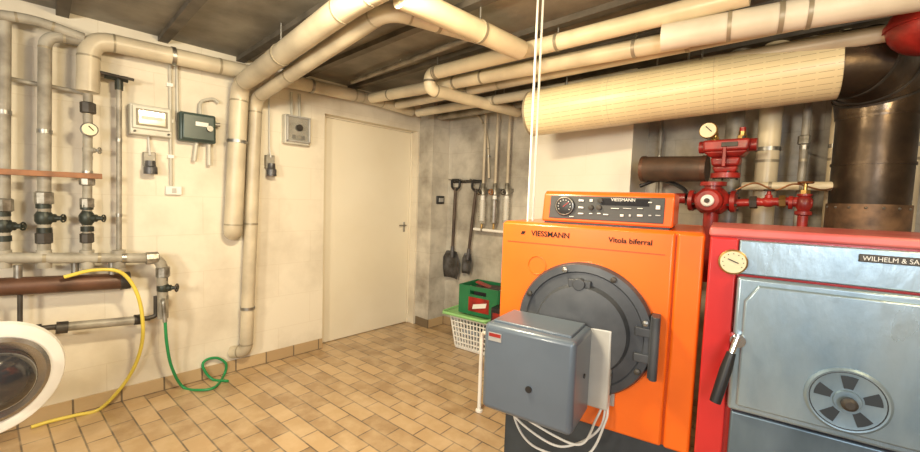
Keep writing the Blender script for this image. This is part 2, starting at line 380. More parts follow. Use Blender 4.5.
t = pipe('thick grey horizontal distribution pipe below the risers, turning down at its right end', [PX(-20, 258, .14), PX(162, 258, .14), PX(163, 318, .14)], .028, m_pipe_l, .07, tb=(.2, .4, .6), clamps=(.5,))
for px in (3, 44, 87, 119): part('tee', B().cyl(PX(px, 250, .13), PX(px, 268, .13), .03), m_pipe_l, t)
v = valve(t, PX(163, 288, .14), Z, SD, 1.4, m_vgreen, m_iron, ws=.7)
union(t, PX(152, 258, .14), 1.1, ax=Yv); union(t, PX(163, 272, .14), 1.1)
part('tap', B().tube(fillet([PX(163, 300, .14), PX(163, 300, .2), PX(165, 322, .2)], .03)[0], .012, 10), m_silver, t)
t = thing('distribution_pipe', 'dark brown capped manifold pipe behind the yellow hose', 'pipe', PX(60, 290, .12))
part('tube', B().cyl(PX(-20, 288, .12), PX(122, 281, .12), .045), m_brown, t)
part('end_cap', B().cyl(PX(120, 281, .12), PX(130, 280, .12), .05), m_iron, t)
for px, yy in ((18, 287), (75, 284), (112, 282)): part('stub', B().cyl(PX(px, yy-22, .12), PX(px, yy, .12), .016), m_steel, t)
t = thing('drain_pipe', 'low grey pipe with dark couplings above the washing machine door', 'pipe', PX(70, 330, .12))
part('tube', B().cyl(PX(-20, 334, .12), PX(150, 318, .12), .014), m_iron, t)
part('sleeve', B().cyl(PX(62, 327, .12), PX(138, 320, .12), .024), m_pipe_g, t)
part('coupling', B().cyl(PX(56, 328, .12), PX(68, 327, .12), .032), m_iron, t)
part('coupling', B().cyl(PX(134, 320, .12), PX(143, 319, .12), .03), m_iron, t)
part('coupling', B().cyl(PX(36, 330, .12), PX(42, 329, .12), .028), m_iron, t)
part('hanger', B().cyl(PX(20, 332, .12), PX(20, 290, .12), .01), m_iron, t)
part('elbow', B().tube(fillet([PX(148, 318, .12), PX(156, 316, .12), PX(156, 296, .12)], .03)[0], .013, 10), m_iron, t)
pipe('thick cream pipe coming off the ceiling and dropping to end halfway down the wall', [PX(233, 232, .0), PX(233, 232, .1), PX(240, 85, .1), PZ(355, 0, 2.1), PZ(400, -25, 2.1)], .056, m_pipe, .11, clamps=(.25,), hang=(.62,))
pipe('thick cream pipe dropping down the wall to the floor beside the door', [PX(232, 352, .0), PX(246, 351, .08), PX(256, 98, .08), PZ(388, 8, 2.1), PZ(508, 43, 2.1)], .043, m_pipe, .1, tb=(.25,), clamps=(.1,), hang=(.6, .9))
single('garden_hose', B().tube(smooth([PX(64, 277, .19), PX(95, 270, .2), PX(122, 273, .2), PX(138, 296, .2), PX(143, 330, .18), PX(138, 358, .14), PX(124, 384, .1), FLX(100, .06), FLX(76, .06), FLX(50, .05), FLX(30, .06)]), .0095, 10), m_yellow, 'yellow hose looping over the brown pipe down to the floor', 'hose')
single('garden_hose', B().tube(smooth([PX(165, 320, .2), PX(167, 345, .17), PX(172, 368, .12), PZ(183, 387, .012), PZ(200, 390, .012), PZ(215, 387, .012), PX(224, 375, .03), PX(226, 364, .03), PX(217, 358, .03), PX(206, 360, .035), PX(203, 367, .04), PZ(212, 379, .012), PZ(228, 381, .012)]), .0085, 10), m_green, 'green hose hanging from the tap and coiled at the skirting', 'hose')

# ------------------------------------------------------------------ wall boxes
def wallbox(x0, y0, x1, y1, dep):
    p, q = PX(x0, y0, dep), PX(x1, y1, dep); return p.y, q.y, q.z, p.z
y0, y1, z0, z1 = wallbox(130, 102, 173, 138, .09)
t = thing('fuse_box', 'pale grey fuse box with windowed cover, leftmost of the wall boxes', 'fuse box', (0, (y0+y1)/2, z0))
part('body', B().bb(0, .075, y0, y1, z0, z1), m_box, t, .006)
part('cover', B().bb(.075, .09, y0+.01, y1-.01, z0+.035, z1-.01), m_box, t, .004)
part('window_rim', B().bb(.089, .093, y0+.026, y1-.026, z0+.052, z1-.028), mat('window_rim', (.16, .125, .07), .4), t, .003)
wn = part('window', B().bb(.090, .097, y0+.035, y1-.035, z0+.06, z1-.035), mat('window_beige', (.46, .40, .27), .12, coat=.8), t, .003)
part('breaker_row', B().bb(.096, .099, y0+.05, y1-.05, z0+.09, z0+.11), m_box, wn, .002)
for yy in (y0+.02, y1-.02): part('screw', B().cyl((.089, yy, z0+.018), (.079, yy, z0+.018), .006), m_iron, t)
def socket(px, py0, py1, label, m=m_pipe_g, up=0):
    a, b = PX(px, py0, .05), PX(px, py1, .05); L = a.z-b.z
    t = thing('power_socket', label, 'socket', (0, a.y, b.z), 0, None)
    part('back_box', B().bb(0, .045, a.y-.03, a.y+.03, b.z+L*.35, a.z), m, t, .005)
    part('barrel', B().lathe([(.034, 0), (.034, L*.3), (.027, L*.36), (.025, L*.6)], (.06, a.y, b.z), Z, 18), m_blade, t)
    part('cable', B().tube([(.05, a.y, a.z-.02), (.02, a.y, a.z+.05), (.012, a.y, a.z+up)], .006, 8), m_cable, t)
    return t
socket(150, 152, 174, 'round dark socket hanging below the pale fuse box', up=.12)
socket(271, 155, 176, 'round dark socket right of the floor length wall pipe', up=.42)
y0, y1, z0, z1 = wallbox(180, 110, 217, 144, .1)
t = thing('switch_box', 'dark green grey switch box right of the pale fuse box', 'switch box', (0, (y0+y1)/2, z0))
part('body', B().bb(0, .085, y0, y1, z0, z1), m_green_box, t, .012)
part('lid', B().bb(.085, .105, y0+.012, y1-.012, z0+.012, z1-.012), m_green_box, t, .008)
part('rating_plate', B().bb(.105, .107, y0+.08, y1-.05, z0+.1, z0+.125), m_lgrey, t)
part('switch_knob', B().cyl((.1, y1-.045, z0+.09), (.125, y1-.045, z0+.09), .018), m_steel, t)
part('gland', B().cyl((.05, y1+.0, z1-.05), (.05, y1+.03, z1-.05), .014), m_steel, t)
part('conduit', B().tube([(.04, y0+.10, z0), (.04, y0+.085, z0-.12)], .012, 10), m_box, t)
part('conduit', B().tube([(.04, y0+.17, z0), (.04, y0+.17, z0-.14)], .012, 10), m_box, t)
part('conduit', B().tube(fillet([(.05, y0+.12, z1), (.03, y0+.12, z1+.09), (.03, y0+.2, z1+.12), (.03, y1+.03, z1+.1)], .05)[0], .01, 10), m_box, t)
y0, y1, z0, z1 = wallbox(286, 113, 311, 146, .08)
t = thing('switch_box', 'grey isolator box with clear cover left of the door', 'switch box', (0, (y0+y1)/2, z0))
part('body', B().bb(0, .06, y0, y1, z0, z1), m_box, t, .008)
part('inner_plate', B().bb(.06, .064, y0+.022, y1-.022, z0+.028, z1-.022), m_pipe_g, t)
part('cover', B().bb(.06, .085, y0+.01, y1-.01, z0+.02, z1-.01), m_clear, t, .006)
part('cover_rim', B().bb(.06, .088, y0+.008, y0+.018, z0+.018, z1-.008).bb(.06, .088, y1-.018, y1-.008, z0+.018, z1-.008).bb(.06, .088, y0+.008, y1-.008, z1-.018, z1-.008).bb(.06, .088, y0+.008, y1-.008, z0+.018, z0+.028), m_lgrey, t, .002)
part('knob', B().cyl((.064, (y0+y1)/2, (z0+z1)/2+.015), (.10, (y0+y1)/2, (z0+z1)/2+.015), .024), m_iron, t)
for k in range(3): part('terminal', B().bb(.064, .08, (y0+y1)/2-.045+.035*k, (y0+y1)/2-.022+.035*k, z0+.04, z0+.068), m_iron if k != 1 else m_silver, t, .002)
part('conduit', B().tube([(.03, (y0+y1)/2-.03, z1), (.02, (y0+y1)/2-.03, 2.06)], .01, 10), m_box, t)
part('conduit', B().tube([(.03, (y0+y1)/2+.03, z1), (.02, (y0+y1)/2+.03, 2.06)], .01, 10), m_box, t)
a = PX(170, 62, .015); b = PX(171, 186, .015)
t = thing('conduit', 'grey conduit dropping between the two left wall boxes to the small outlet', 'conduit', (0, b.y, b.z)); part('tube', B().cyl(a, b, .009, seg=10), m_box, t)
a2 = Vector((.015, a.y+.035, a.z)); part('tube', B().cyl(a2, (.015, a.y+.035, PX(px, 112, .015).z), .008, seg=10), m_box, t)
for k in range(3): part('clip', B().bb(0, .026, b.y-.016, b.y+.016, a.z-.15-k*.22, a.z-.13-k*.22), m_white, t)
y0, y1, z0, z1 = wallbox(166, 186, 182, 195, .03)
t = thing('outlet', 'small white outlet under the thin conduit', 'outlet', (0, y0, z0))
part('body', B().bb(0, .03, y0, y1, z0, z1), m_white, t, .004); part('rocker', B().bb(.03, .034, y0+.03, y1-.03, z0+.012, z1-.012), m_lgrey, t, .001)

# ------------------------------------------------------------------ washing machine, door swung open
wc = PX(-14, 379, .72); nrm = Vector((.93, .36, 0)).normalized()
t = thing('washing_machine', 'white front loading washing machine with its round door swung open at bottom left', 'washing machine', (.35, wc.y-.55, 0))
yb1 = wc.y-.27
part('body', B().bb(.04, .64, yb1-.6, yb1, .02, .85), m_white, t, .012)
part('control_panel', B().bb(.64, .655, yb1-.59, yb1-.01, .73, .84), m_lgrey, t, .004)
part('drum_opening', B().lathe([(.19, 0), (.19, .02), (.16, .03), (.15, .006)], (.636, yb1-.28, .5), X), m_black, t)
dp = part('porthole_door', B().lathe([(.10, 0), (.20, 0), (.222, .012), (.225, .03), (.215, .045), (.180, .052), (.165, .048), (.14, .03)], wc, nrm, 48), m_white, t)
part('seal_ring', B().lathe([(.168, .045), (.165, .058), (.150, .064), (.124, .056), (.118, .046)], wc, nrm, 48), mat('chrome_grey_ring', (.40, .40, .41), .25, .9), dp)
part('glass_bowl', B().lathe([(.126, .03), (.122, .06), (.110, .10), (.09, .125), (.05, .137), (.005, .14)], wc, nrm, 40), m_glass, dp)
part('hinge', B().box(((wc.x+.64)/2, (wc.y-.15+yb1)/2, wc.z), (.05, .16, .09)), m_steel, t, .004)
for fx_, fy2 in ((.1, .06), (.58, .06), (.1, .54), (.58, .54)): part('foot', B().cyl((fx_, yb1-fy2, 0), (fx_, yb1-fy2, .02), .025), m_black, t)

# ------------------------------------------------------------------ back wall
p = PX(441, 200, PT+.02)
t = thing('light_switch', 'small black light switch on the grey wall between door and shovels', 'switch', (PT, p.y, p.z-.04))
part('frame', B().bb(PT, PT+.02, p.y-.05, p.y+.05, p.z-.04, p.z+.04), m_black, t, .006); part('rocker', B().bb(PT+.018, PT+.028, p.y-.03, p.y+.03, p.z-.02, p.z+.02), m_lgrey, t, .002)
a, b_ = PY(452, 181, YB-.02), PY(482, 181, YB-.02)
t = thing('tool_rail', 'dark tool rail holding the shovels on the back wall', 'rail', (a.x, YB, a.z))
part('rail', B().bb(a.x, b_.x, YB-.02, YB, a.z-.02, a.z+.01), m_iron, t)
for px in (455, 466, 476):
    q = PY(px, 181, YB-.02); part('hook', B().cyl((q.x, YB-.02, q.z), (q.x, YB-.11, q.z+.01), .006, seg=8), m_steel, t)
def shovel(px0, py0, px1, py1, label, mb, ms, bw=.11, bl=.26, grip=True, sr=.018):
    a, e = PY(px0, py0, YB-.07), PY(px1, py1, YB-.07)
    d = (e-a).normalized(); s = Vector((0, -1, 0)).cross(d).normalized()
    t = thing('shovel', label, 'shovel', e)
    part('shaft', B().tube([a+d*.07, a+d*.3, e-d*(bl-.05)], [sr*.9, sr, sr*.9], 12), ms, t)
    part('ferrule', B().cyl(e-d*(bl+.05), e-d*(bl-.06), sr*1.15, sr*1.4), mb, t)
    if grip:
        part('grip', B().tube(fillet([a+d*.10, a+d*.07+s*.05, a+s*.055, a-s*.055, a+d*.07-s*.05, a+d*.10], .015, 4)[0], .012, 8), m_black, t)
    b = B(); g = []
    for i in range(9):
        v = i/8; w = bw*(.72+.4*min(v*4, 1)) if v < .6 else bw*(1.12-.9*max(0, v-.6)**1.4)
        row = []
        for j in range(7):
            u = j/3-1; row.append(b.bm.verts.new(e-d*bl*(1-v)+s*u*w+Vector((0, -1, 0))*(-.035*(1-u*u)+.01)))
        g.append(row)
    for i in range(8):
        for j in range(6): b.bm.faces.new((g[i][j], g[i][j+1], g[i+1][j+1], g[i+1][j]))
    o = part('blade', b, mb, t); md = o.modifiers.new('s', 'SOLIDIFY'); md.thickness = .004
shovel(456, 180, 451, 278, 'worn black coal shovel with thick shaft, left of the hanging pair', m_blade, m_shaft, .10, .27, sr=.016)
shovel(477, 181, 466, 274, 'slim worn shovel with slanting shaft, nearest the water filters', m_blade, m_shaft, .055, .20, sr=.015)
for k, px in enumerate((483, 495, 507)):
    q = PY(px, 190, YB-.08); bt = PY(px, 224, YB-.08)
    t = thing('water_filter', ['silvery water filter nearest the shovels', 'middle silvery water filter of the three on the back wall', 'silvery water filter closest to the orange boiler'][k], 'filter', (q.x, YB-.08, bt.z), 0, 'water filters on the back wall')
    part('feed_pipe', B().cyl((q.x, YB-.08, q.z), (q.x, YB-.08, CE), .012, seg=10), m_pipe, t)
    part('head', B().lathe([(.02, -.05), (.035, -.04), (.035, .0), (.022, .02), (.022, .05), (.015, .06)], (q.x, YB-.08, q.z), Z, 16), m_silver, t)
    part('tap_wheel', B().ring((q.x, YB-.135, q.z-.02), Yv, .022, .006, 16, 6).cyl((q.x, YB-.08, q.z-.02), (q.x, YB-.135, q.z-.02), .008, seg=8), m_iron if k != 1 else m_copper, t)
    part('bowl', B().lathe([(.012, 0), (.03, .01), (.033, .03), (.033, .2), (.036, .22)], (q.x, YB-.08, bt.z), Z, 16), m_steel if k == 1 else m_clear, t)
    part('cartridge', B().cyl((q.x, YB-.08, bt.z+.03), (q.x, YB-.08, q.z-.04), .02), m_white, t)
    part('wall_bracket', B().bb(q.x-.015, q.x+.015, YB-.08, YB, q.z-.015, q.z+.015), m_steel, t)
    part('drain_tap', B().cyl((q.x, YB-.08, bt.z), (q.x, YB-.08, bt.z-.05), .01), m_brass, t)
a, b_ = PY(474, 229, YB-.08), PY(518, 229, YB-.08)
pipe('short white supply pipe under the three filters', [(a.x, YB-.08, a.z), (b_.x, YB-.08, a.z)], .014, m_white, clamps=(.2, .8), wall='Y', name='supply_pipe')
pipe('thin cream conduit curving down onto the water filters', [PY(452, 108, YB-.03), PY(478, 112, YB-.03), PY(488, 135, YB-.03), PY(489, 178, YB-.03)], .01, m_pipe, .15, clamps=(.3, .8), wall='Y', name='conduit')

# basket, tray, crate
bc = PZ(471, 350, 0); bc = Vector((bc.x+.02, min(bc.y+.14, YB-.25), 0)); brz = math.radians(8)
t = thing('laundry_basket', 'white slotted plastic basket on the floor under the green crate', 'basket', bc, brz)
def rect(w, d, z, rc=.05):
    pts = []
    for cx, cy, a0 in ((w-rc, d-rc, 0), (-w+rc, d-rc, 90), (-w+rc, -d+rc, 180), (w-rc, -d+rc, 270)):
        for k in range(5):
            an = math.radians(a0+k*22.5); pts.append(Vector((cx+rc*math.cos(an), cy+rc*math.sin(an), z)))
    return pts
part('rim', B().tube(rect(.22, .16, .29), .013, 8, closed=True), m_white, t, world=False)
lat = B()
for k in range(1, 6): f = k/6; lat.tube(rect(.18+.04*f, .125+.035*f, .02+.27*f), .006, 6, closed=True)
for k in range(13):
    u = -1+2*k/12
    for s_ in (-1, 1): lat.tube([(u*.165, s_*.123, .02), (u*.20, s_*.158, .29)], .007, 6)
for k in range(9):
    u = -1+2*k/8
    for s_ in (-1, 1): lat.tube([(s_*.178, u*.11, .02), (s_*.218, u*.14, .29)], .007, 6)
part('side_lattice', lat, m_white, t, world=False)
part('base', B().bb(-.175, .175, -.12, .12, 0, .03), m_white, t, .008, world=False)
q = W[t.name] @ Vector((0, 0, .032))
o = thing('folded_cloth', 'grey folded cloths inside the white basket', 'cloth', q, brz)
part('fold', B().bb(-.15, .15, -.10, .10, 0, .07), mat('cloth_grey', (.60, .58, .55), .8, 0, (.45, .43, .42), 14, .4, 20), o, .025, world=False); part('fold', B().bb(-.14, .10, -.09, .09, .072, .15), mat('cloth_blue', (.40, .46, .55), .8, 0, (.30, .34, .42), 14, .4, 20), o, .025, world=False)
o = thing('serving_tray', 'pale green plastic tray between basket and green crate', 'tray', (bc.x-.02, bc.y-.02, .303), brz)
part('plate', B().bb(-.24, .2, -.19, .17, 0, .008), m_pale_green, o, .004, world=False); part('rim', B().tube([v-Vector((.02, .01, 0)) for v in rect(.225, .185, .018)], .010, 8, closed=True), m_pale_green, o, world=False)
t = thing('bottle_crate', 'green plastic crate with red and white emblem on the tray', 'crate', (bc.x+.05, bc.y+.02, .33), brz)
cb = B(); w, d, hh = .19, .14, .24
for s_ in (-1, 1):
    cb.bb(-w, w, s_*d-.008, s_*d+.008, 0, .17).bb(-w, w, s_*d-.008, s_*d+.008, .205, hh)
    cb.bb(-w, -.08, s_*d-.008, s_*d+.008, .17, .205).bb(.08, w, s_*d-.008, s_*d+.008, .17, .205)
    cb.bb(s_*w-.008, s_*w+.008, -d, d, 0, .17).bb(s_*w-.008, s_*w+.008, -d, d, .205, hh).bb(s_*w-.008, s_*w+.008, -d, -.05, .17, .205).bb(s_*w-.008, s_*w+.008, .05, d, .17, .205)
cb.bb(-w, w, -d, d, 0, .01)
part('shell', cb, m_crate, t, world=False)
part('emblem', B().bb(-.09, .11, -d-.011, -d-.008, .03, .15), m_red, t, world=False); part('emblem', B().prism([(-.05, -d-.013, .05), (.08, -d-.013, .08), (.09, -d-.013, .12), (-.04, -d-.013, .09)], (0, .002, 0)), m_white, t, world=False)
cw = W[t.name]
q = cw @ Vector((.02, .01, .012))
o = thing('carton', 'dark carton lying tilted inside the green crate', 'carton', q, brz+.25)
part('box', B().bb(-.12, .12, -.07, .07, 0, .215), mat('carton_dark', (.05, .035, .03), .6, 0, (.03, .02, .02), 9), o, .004, world=False); part('flap', B().box((-.05, -.02, .232), (.13, .09, .004), Matrix.Rotation(.3, 3, 'Y')), m_red, o, world=False)
q = Vector((bc.x+.33, bc.y-.06, 0))
t = thing('tool_case', 'black case with red stripe standing between basket and orange boiler', 'case', q, math.radians(14))
part('shell', B().bb(-.09, .09, -.13, .13, 0, .46), m_black, t, .012, world=False); part('stripe', B().bb(-.07, .07, -.134, -.13, .36, .42), m_red, t, world=False)
part('handle', B().tube(fillet([(-.04, 0, .46), (-.04, 0, .50), (.04, 0, .50), (.04, 0, .46)], .015)[0], .007, 8), m_black, t, world=False)

# ------------------------------------------------------------------ orange boiler
o_fl = PD(502, 223, 1.636); PHI = math.radians(12)
OB = thing('heating_boiler', 'orange oil fired heating boiler with round dark door and slate burner hood', 'boiler', (o_fl.x, o_fl.y, 0), PHI)
def LP(root, px, py, yl):
    Mi = W[root.name].inverted(); o = Mi @ CAM; d = Mi.to_3x3() @ ray(px, py); k = (yl-o.y)/d.y; q = o+d*k; return q.x, q.z
WB, DB, ZB, ZT = .72, .70, .46, 1.21
lp = lambda px, py, yl=0.: LP(OB, px, py, yl)
part('base', B().bb(.03, WB-.03, .05, DB, 0, ZB), m_plinth, OB, .006, world=False, label='dark blue grey plinth under the orange casing')
part('casing', B().bb(0, WB, .02, DB, ZB, ZT), m_orange, OB, .012, world=False)
sx = lp(672, 300)[0]
part('front_panel', B().bb(.004, sx-.003, 0, .03, ZB+.005, ZT-.004), m_orange, OB, .009, world=False)
part('corner_strip', B().bb(sx+.003, WB-.002, 0, .03, ZB+.005, ZT-.004), m_orange, OB, .009, world=False)
cx, cz = lp(582, 328, -.01)
part('panel_seam', B().bb(.03, sx-.03, -.0015, .001, ZT-.082, ZT-.079), mat('seam_orange', (.45, .08, .008), .5), OB, world=False)
part('embossed_ring', B().ring((lp(537, 265)[0], -.001, lp(537, 265)[1]), Yv, .036, .002, 32, 6), m_orange, OB, world=False)
dd = part('round_door', B().lathe([(.245, -.005), (.248, .02), (.24, .035), (.215, .037), (.21, .03), (.17, .032), (.16, .055), (.11, .06)], (cx, 0, cz), (0, -1, 0), 56), m_dgrey, OB, world=False, label='dark grey round boiler door')
for k in range(8):
    an = PI*2*k/8+.3; part('bolt', B().lathe([(.011, 0), (.011, .01), (.006, .013)], (cx+.226*math.cos(an), -.035, cz+.226*math.sin(an)), (0, -1, 0), 6), m_iron if k % 2 else m_steel, dd, world=False)
hx = lp(654, 345, -.03)[0]; hz0 = lp(654, 378, -.03)[1]; hz1 = lp(654, 315, -.03)[1]; zm = (hz0+hz1)/2
part('hinge_bracket', B().bb(hx-.014, hx+.014, -.05, 0, hz0, hz1).bb(hx-.06, hx, -.045, -.02, zm+.03, zm+.06).bb(hx-.06, hx, -.045, -.02, zm-.06, zm-.03).cyl((hx+.004, -.055, hz0+.0), (hx+.004, -.055, hz1), .013), m_dgrey, dd, .003, world=False)
part('latch', B().cyl((cx-.01, -.02, cz+.17), (cx-.01, -.06, cz+.17), .022).bb(cx-.05, cx+.03, -.05, -.03, cz+.155, cz+.185), m_dgrey, dd, .003, world=False)
hl = PD(484, 322, 1.375); hr = PD(576, 343, 1.20); hl.z = hr.z = (hl.z+hr.z)/2; HH = .31
uu = (hr-hl); uu.z = 0; HW = uu.length; uu.normalize(); nn = Vector((-uu.y, uu.x, 0)); HD = .21
hrot = Matrix((uu, nn, Z)).transposed()
hc = (hl+hr)/2+nn*HD/2
part('burner_neck', B().cyl(hc+nn*.05-Z*.15, hc+nn*.32-Z*.15+uu*.02, .11, .13), m_dgrey, OB)
hb = part('burner_hood', B().box(hc-Z*HH/2, (HW, HD, HH), hrot), m_hood, OB, .018, label='slate blue burner hood')
part('top_cover', B().box(hc+Z*.002+nn*.01, (HW*.86, HD*.8, .012), hrot), m_hood, hb, .005)
RHW = HW+.04
part('rear_housing', B().box(hc+nn*(HD/2+.025)-Z*(HH/2-.005)+uu*.045, (RHW, .05, HH*.94), hrot), m_plate, hb, .008, label='pale rear plate housing of the burner')
part('rear_flange', B().box(hc+nn*(HD/2+.058)-Z*(HH/2-.01)+uu*.05, (RHW+.012, .010, HH*.98), hrot), m_lgrey, hb, .003)
for k in range(4): part('plate_screw', B().lathe([(.005, 0), (.005, .004)], hl+uu*(HW/2+.045+RHW/2)+nn*(HD+.025)-Z*(.03+.07*k), uu, 8), m_iron, hb)
def hf(u, v, off=0): return hl+uu*u*HW-Z*v*HH-nn*off
part('knob', B().cyl(hf(.55, .62, -.002), hf(.55, .62, .006), .011), m_black, hb)
part('sticker', B().box(hf(.14, .14, .0008), (.05, .0015, .03), hrot), m_lgrey, hb); part('sticker', B().box(hf(.14, .12, .0018), (.045, .0015, .012), hrot), m_red, hb)
part('side_screw', B().lathe([(.008, 0), (.008, .004)], hl+uu*HW+nn*.12-Z*.15, uu, 10), m_black, hb)
lab7 = 'thin grey white burner cable sagging below the slate hood'
for k in range(3):
    j = lambda s=.035: (random.random()-.5)*s
    o1 = uu*(.016*k-.02)
    single('power_cable', B().tube(smooth([hr+nn*.23-Z*.27+uu*(.05+.006*k), hr+nn*.20-Z*(.34+j())+uu*.05+o1, hr+nn*(.13+j())-Z*(.385+.02*k)-uu*(.0+j(.06)), hr+nn*.11-Z*(.385+.035*k)-uu*(.12+j(.07)), hl+nn*.15-Z*(.355+.03*k)+uu*(.06+j(.05)), hl+nn*.19-Z*(.31+j())+uu*.03+o1, hl+nn*.21-Z*.26+uu*(.06+.02*k)]), .0042, 8), m_cable, lab7, 'cable', 'thin cables looping under the burner hood')
x0 = lp(544, 200, .08)[0]; x1 = lp(675, 200, .08)[0]; ztop = lp(560, 191, .08)[1]; ZG = ZT+.008
part('gap_shade_strip', B().bb(x0+.01, x1-.01, .07, .43, ZT-.002, ZG+.002), m_black, OB, world=False)  # black strip standing in for the shade under the housing
ch = part('control_housing', B().prism([(x0, .06, ZG), (x0, .08, ztop-.012), (x0, .10, ztop), (x0, .42, ztop+.005), (x0, .44, ZG)], (x1-x0, 0, 0)), m_orange2, OB, .007, world=False)
sl = (ztop-.012-ZT)
fy = lambda z: .06+.02*(z-ZT)/sl-.004
zb_, zt_ = ZG+.013, ztop-.018
part('face_plate', B().prism([(x0+.03, fy(zb_), zb_), (x0+.03, fy(zt_), zt_), (x0+.03, fy(zt_)+.01, zt_), (x0+.03, fy(zb_)+.01, zb_)], (x1-x0-.06, 0, 0)), mat('panel_grey', (.045, .045, .048), .4), ch, .002, world=False)
part('glazed_strip', B().prism([(x0+.23, fy(zt_-.032)-.002, zt_-.032), (x0+.23, fy(zt_-.006)-.002, zt_-.006), (x0+.23, fy(zt_-.006), zt_-.006), (x0+.23, fy(zt_-.032), zt_-.032)], (x1-x0-.31, 0, 0)), mat('panel_strip', (.02, .02, .025), .15, coat=.4), ch, world=False)
def cp(px, py): return lp(px, py, .066)
gx, gz = cp(565, 206)
part('thermometer', B().lathe([(.038, 0), (.038, .01), (.033, .012)], (gx, fy(gz), gz), (0, -1, 0), 30), m_black, ch, world=False)
part('dial_ring', B().ring((gx, fy(gz)-.012, gz), Yv, .034, .0018, 30, 6), m_steel, ch, world=False)
part('needle', B().box((gx+.006, fy(gz)-.014, gz+.006), (.028, .002, .003), Matrix.Rotation(-.7, 3, 'Y')), m_red, ch, world=False)
for k in range(10):
    an = math.radians(-120+k*27); part('tick', B().box((gx+.024*math.sin(an), fy(gz)-.0135, gz+.024*math.cos(an)), (.003, .001, .003)), m_text_w, ch, world=False)
items = [(581, 199, .020, .008, m_lgrey), (581, 206, .020, .007, m_lgrey), (581, 212, .020, .005, m_text_w), (591, 199, .011, .010, m_text_w), (591, 212, .012, .004, m_lgrey), (599, 212, .012, .004, m_text_w),
 (606, 213, .018, .005, m_lgrey), (615, 207, .028, .003, m_text_w), (627, 207, .028, .003, m_lgrey), (640, 207, .018, .003, m_text_w), (622, 214, .012, .008, m_text_w), (630, 214, .007, .008, m_lgrey), (640, 214, .018, .007, m_text_w), (650, 214, .010, .005, m_lgrey), (658, 206, .014, .014, m_text_w), (658, 214, .016, .004, m_lgrey), (650, 201, .012, .004, m_text_w), (572, 215, .016, .003, m_text_w)]
for px, py, w_, h_, mm in items:
    a, c = cp(px, py+1.5); part('button', B().box((a, fy(c)-.002, c), (w_, .006, h_)), mm, ch, .001, world=False)
for px, py in ((599, 206), (591, 206), (600, 199)):
    a, c = cp(px, py+1.5); part('knob', B().lathe([(.010, 0), (.009, .012), (.004, .013)], (a, fy(c), c), (0, -1, 0), 16), m_iron, ch, world=False)
text(ch, 'VIESSMANN', .016, (cp(623, 199)[0], fy(cp(612, 199)[1])-.004, cp(623, 200)[1]), m_text_w)
a, c = lp(550, 236); text(OB, 'VIESSMANN', .029, (a, -.0015, ZT-.042), m_text_d, bold=.0004)
part('maker_mark', B().prism([(lp(526, 235)[0]-.022, -.002, ZT-.048), (lp(526, 235)[0]-.008, -.002, ZT-.048), (lp(526, 235)[0]-.003, -.002, ZT-.036), (lp(526, 235)[0]-.017, -.002, ZT-.036)], (0, .002, 0)), m_text_d, OB, world=False)
text(OB, 'Vitola biferral', .026, (lp(630, 241)[0], -.0015, ZT-.044), m_text_d, bold=.0003)

# ------------------------------------------------------------------ red boiler
r_fl = PD(711, 230, 1.262); PR = math.radians(10)
RB = thing('solid_fuel_boiler', 'red solid fuel boiler with large grey blue steel door beside the orange one', 'boiler', (r_fl.x, r_fl.y, 0), PR)
lr = lambda px, py, yl=0.: LP(RB, px, py, yl)
RW, RD, RT = .62, .58, 1.232
part('casing', B().bb(0, RW, .0, RD, .03, RT-.012), m_redb, RB, .008, world=False)
part('top_plate', B().bb(-.004, RW+.004, -.012, RD, RT-.028, RT), m_redf, RB, .008, world=False, label='faded pinkish red lid plate')
part('side_frame', B().bb(0, .075, -.02, .01, .03, RT-.03), m_redb, RB, .006, world=False); part('side_frame', B().bb(RW-.05, RW, -.02, .01, .03, RT-.03), m_redb, RB, .006, world=False)
zf = lr(748, 276, -.02)[1]; zd = lr(722, 407, -.05)[1]
part('upper_fascia', B().bb(.077, RW-.052, -.022, .01, zf+.004, RT-.034), m_galv, RB, .004, world=False)
dx0 = lr(733, 340, -.06)[0]
sd = part('steel_door', B().bb(dx0, RW-.04, -.05, -.018, zd, zf-.002), m_galv, RB, .008, world=False, label='blue grey steel loading door')
zi0, zi1 = zd+.02, zf-.02
part('raised_panel', B().prism([(dx0+.02, -.05, zi0), (RW-.06, -.05, zi0), (RW-.06, -.05, zi1), (dx0+.05, -.05, zi1), (dx0+.02, -.05, zi1-.05)], (0, -.012, 0)), m_galv, sd, .01, world=False)
part('lower_panel', B().bb(dx0+.01, RW-.05, -.03, .01, .1, zd-.012), m_galv_d, RB, .006, world=False, label='darker lower steel panel')
ax_, az = lr(847, 401, -.066)
part('air_damper', B().lathe([(.088, 0), (.088, .005), (.082, .009), (.074, .007), (.03, .008), (.028, .012)], (ax_, -.06, az), (0, -1, 0), 48), m_galv, sd, world=False, label='round slotted air damper')
part('damper_rim', B().ring((ax_, -.0665, az), Yv, .077, .002, 40, 6), m_ventd, sd, world=False)
for k in range(5):
    a0 = math.radians(90+k*72); pts = []
    for j in range(6): an = a0-math.radians(15)+math.radians(30)*j/5; pts.append((ax_+.068*math.cos(an), -.0695, az+.068*math.sin(an)))
    for j in range(6): an = a0+math.radians(15)-math.radians(30)*j/5; pts.append((ax_+.034*math.cos(an), -.0695, az+.034*math.sin(an)))
    part('damper_slot', B().prism(pts, (0, .004, 0)), m_ventd, sd, world=False)
part('damper_knob', B().lathe([(.012, 0), (.012, .012), (.017, .016), (.017, .026), (.01, .031)], (ax_, -.068, az), (0, -1, 0), 20), m_iron, sd, world=False)
a = lr(737, 336, -.09); b_ = lr(715, 402, -.12)
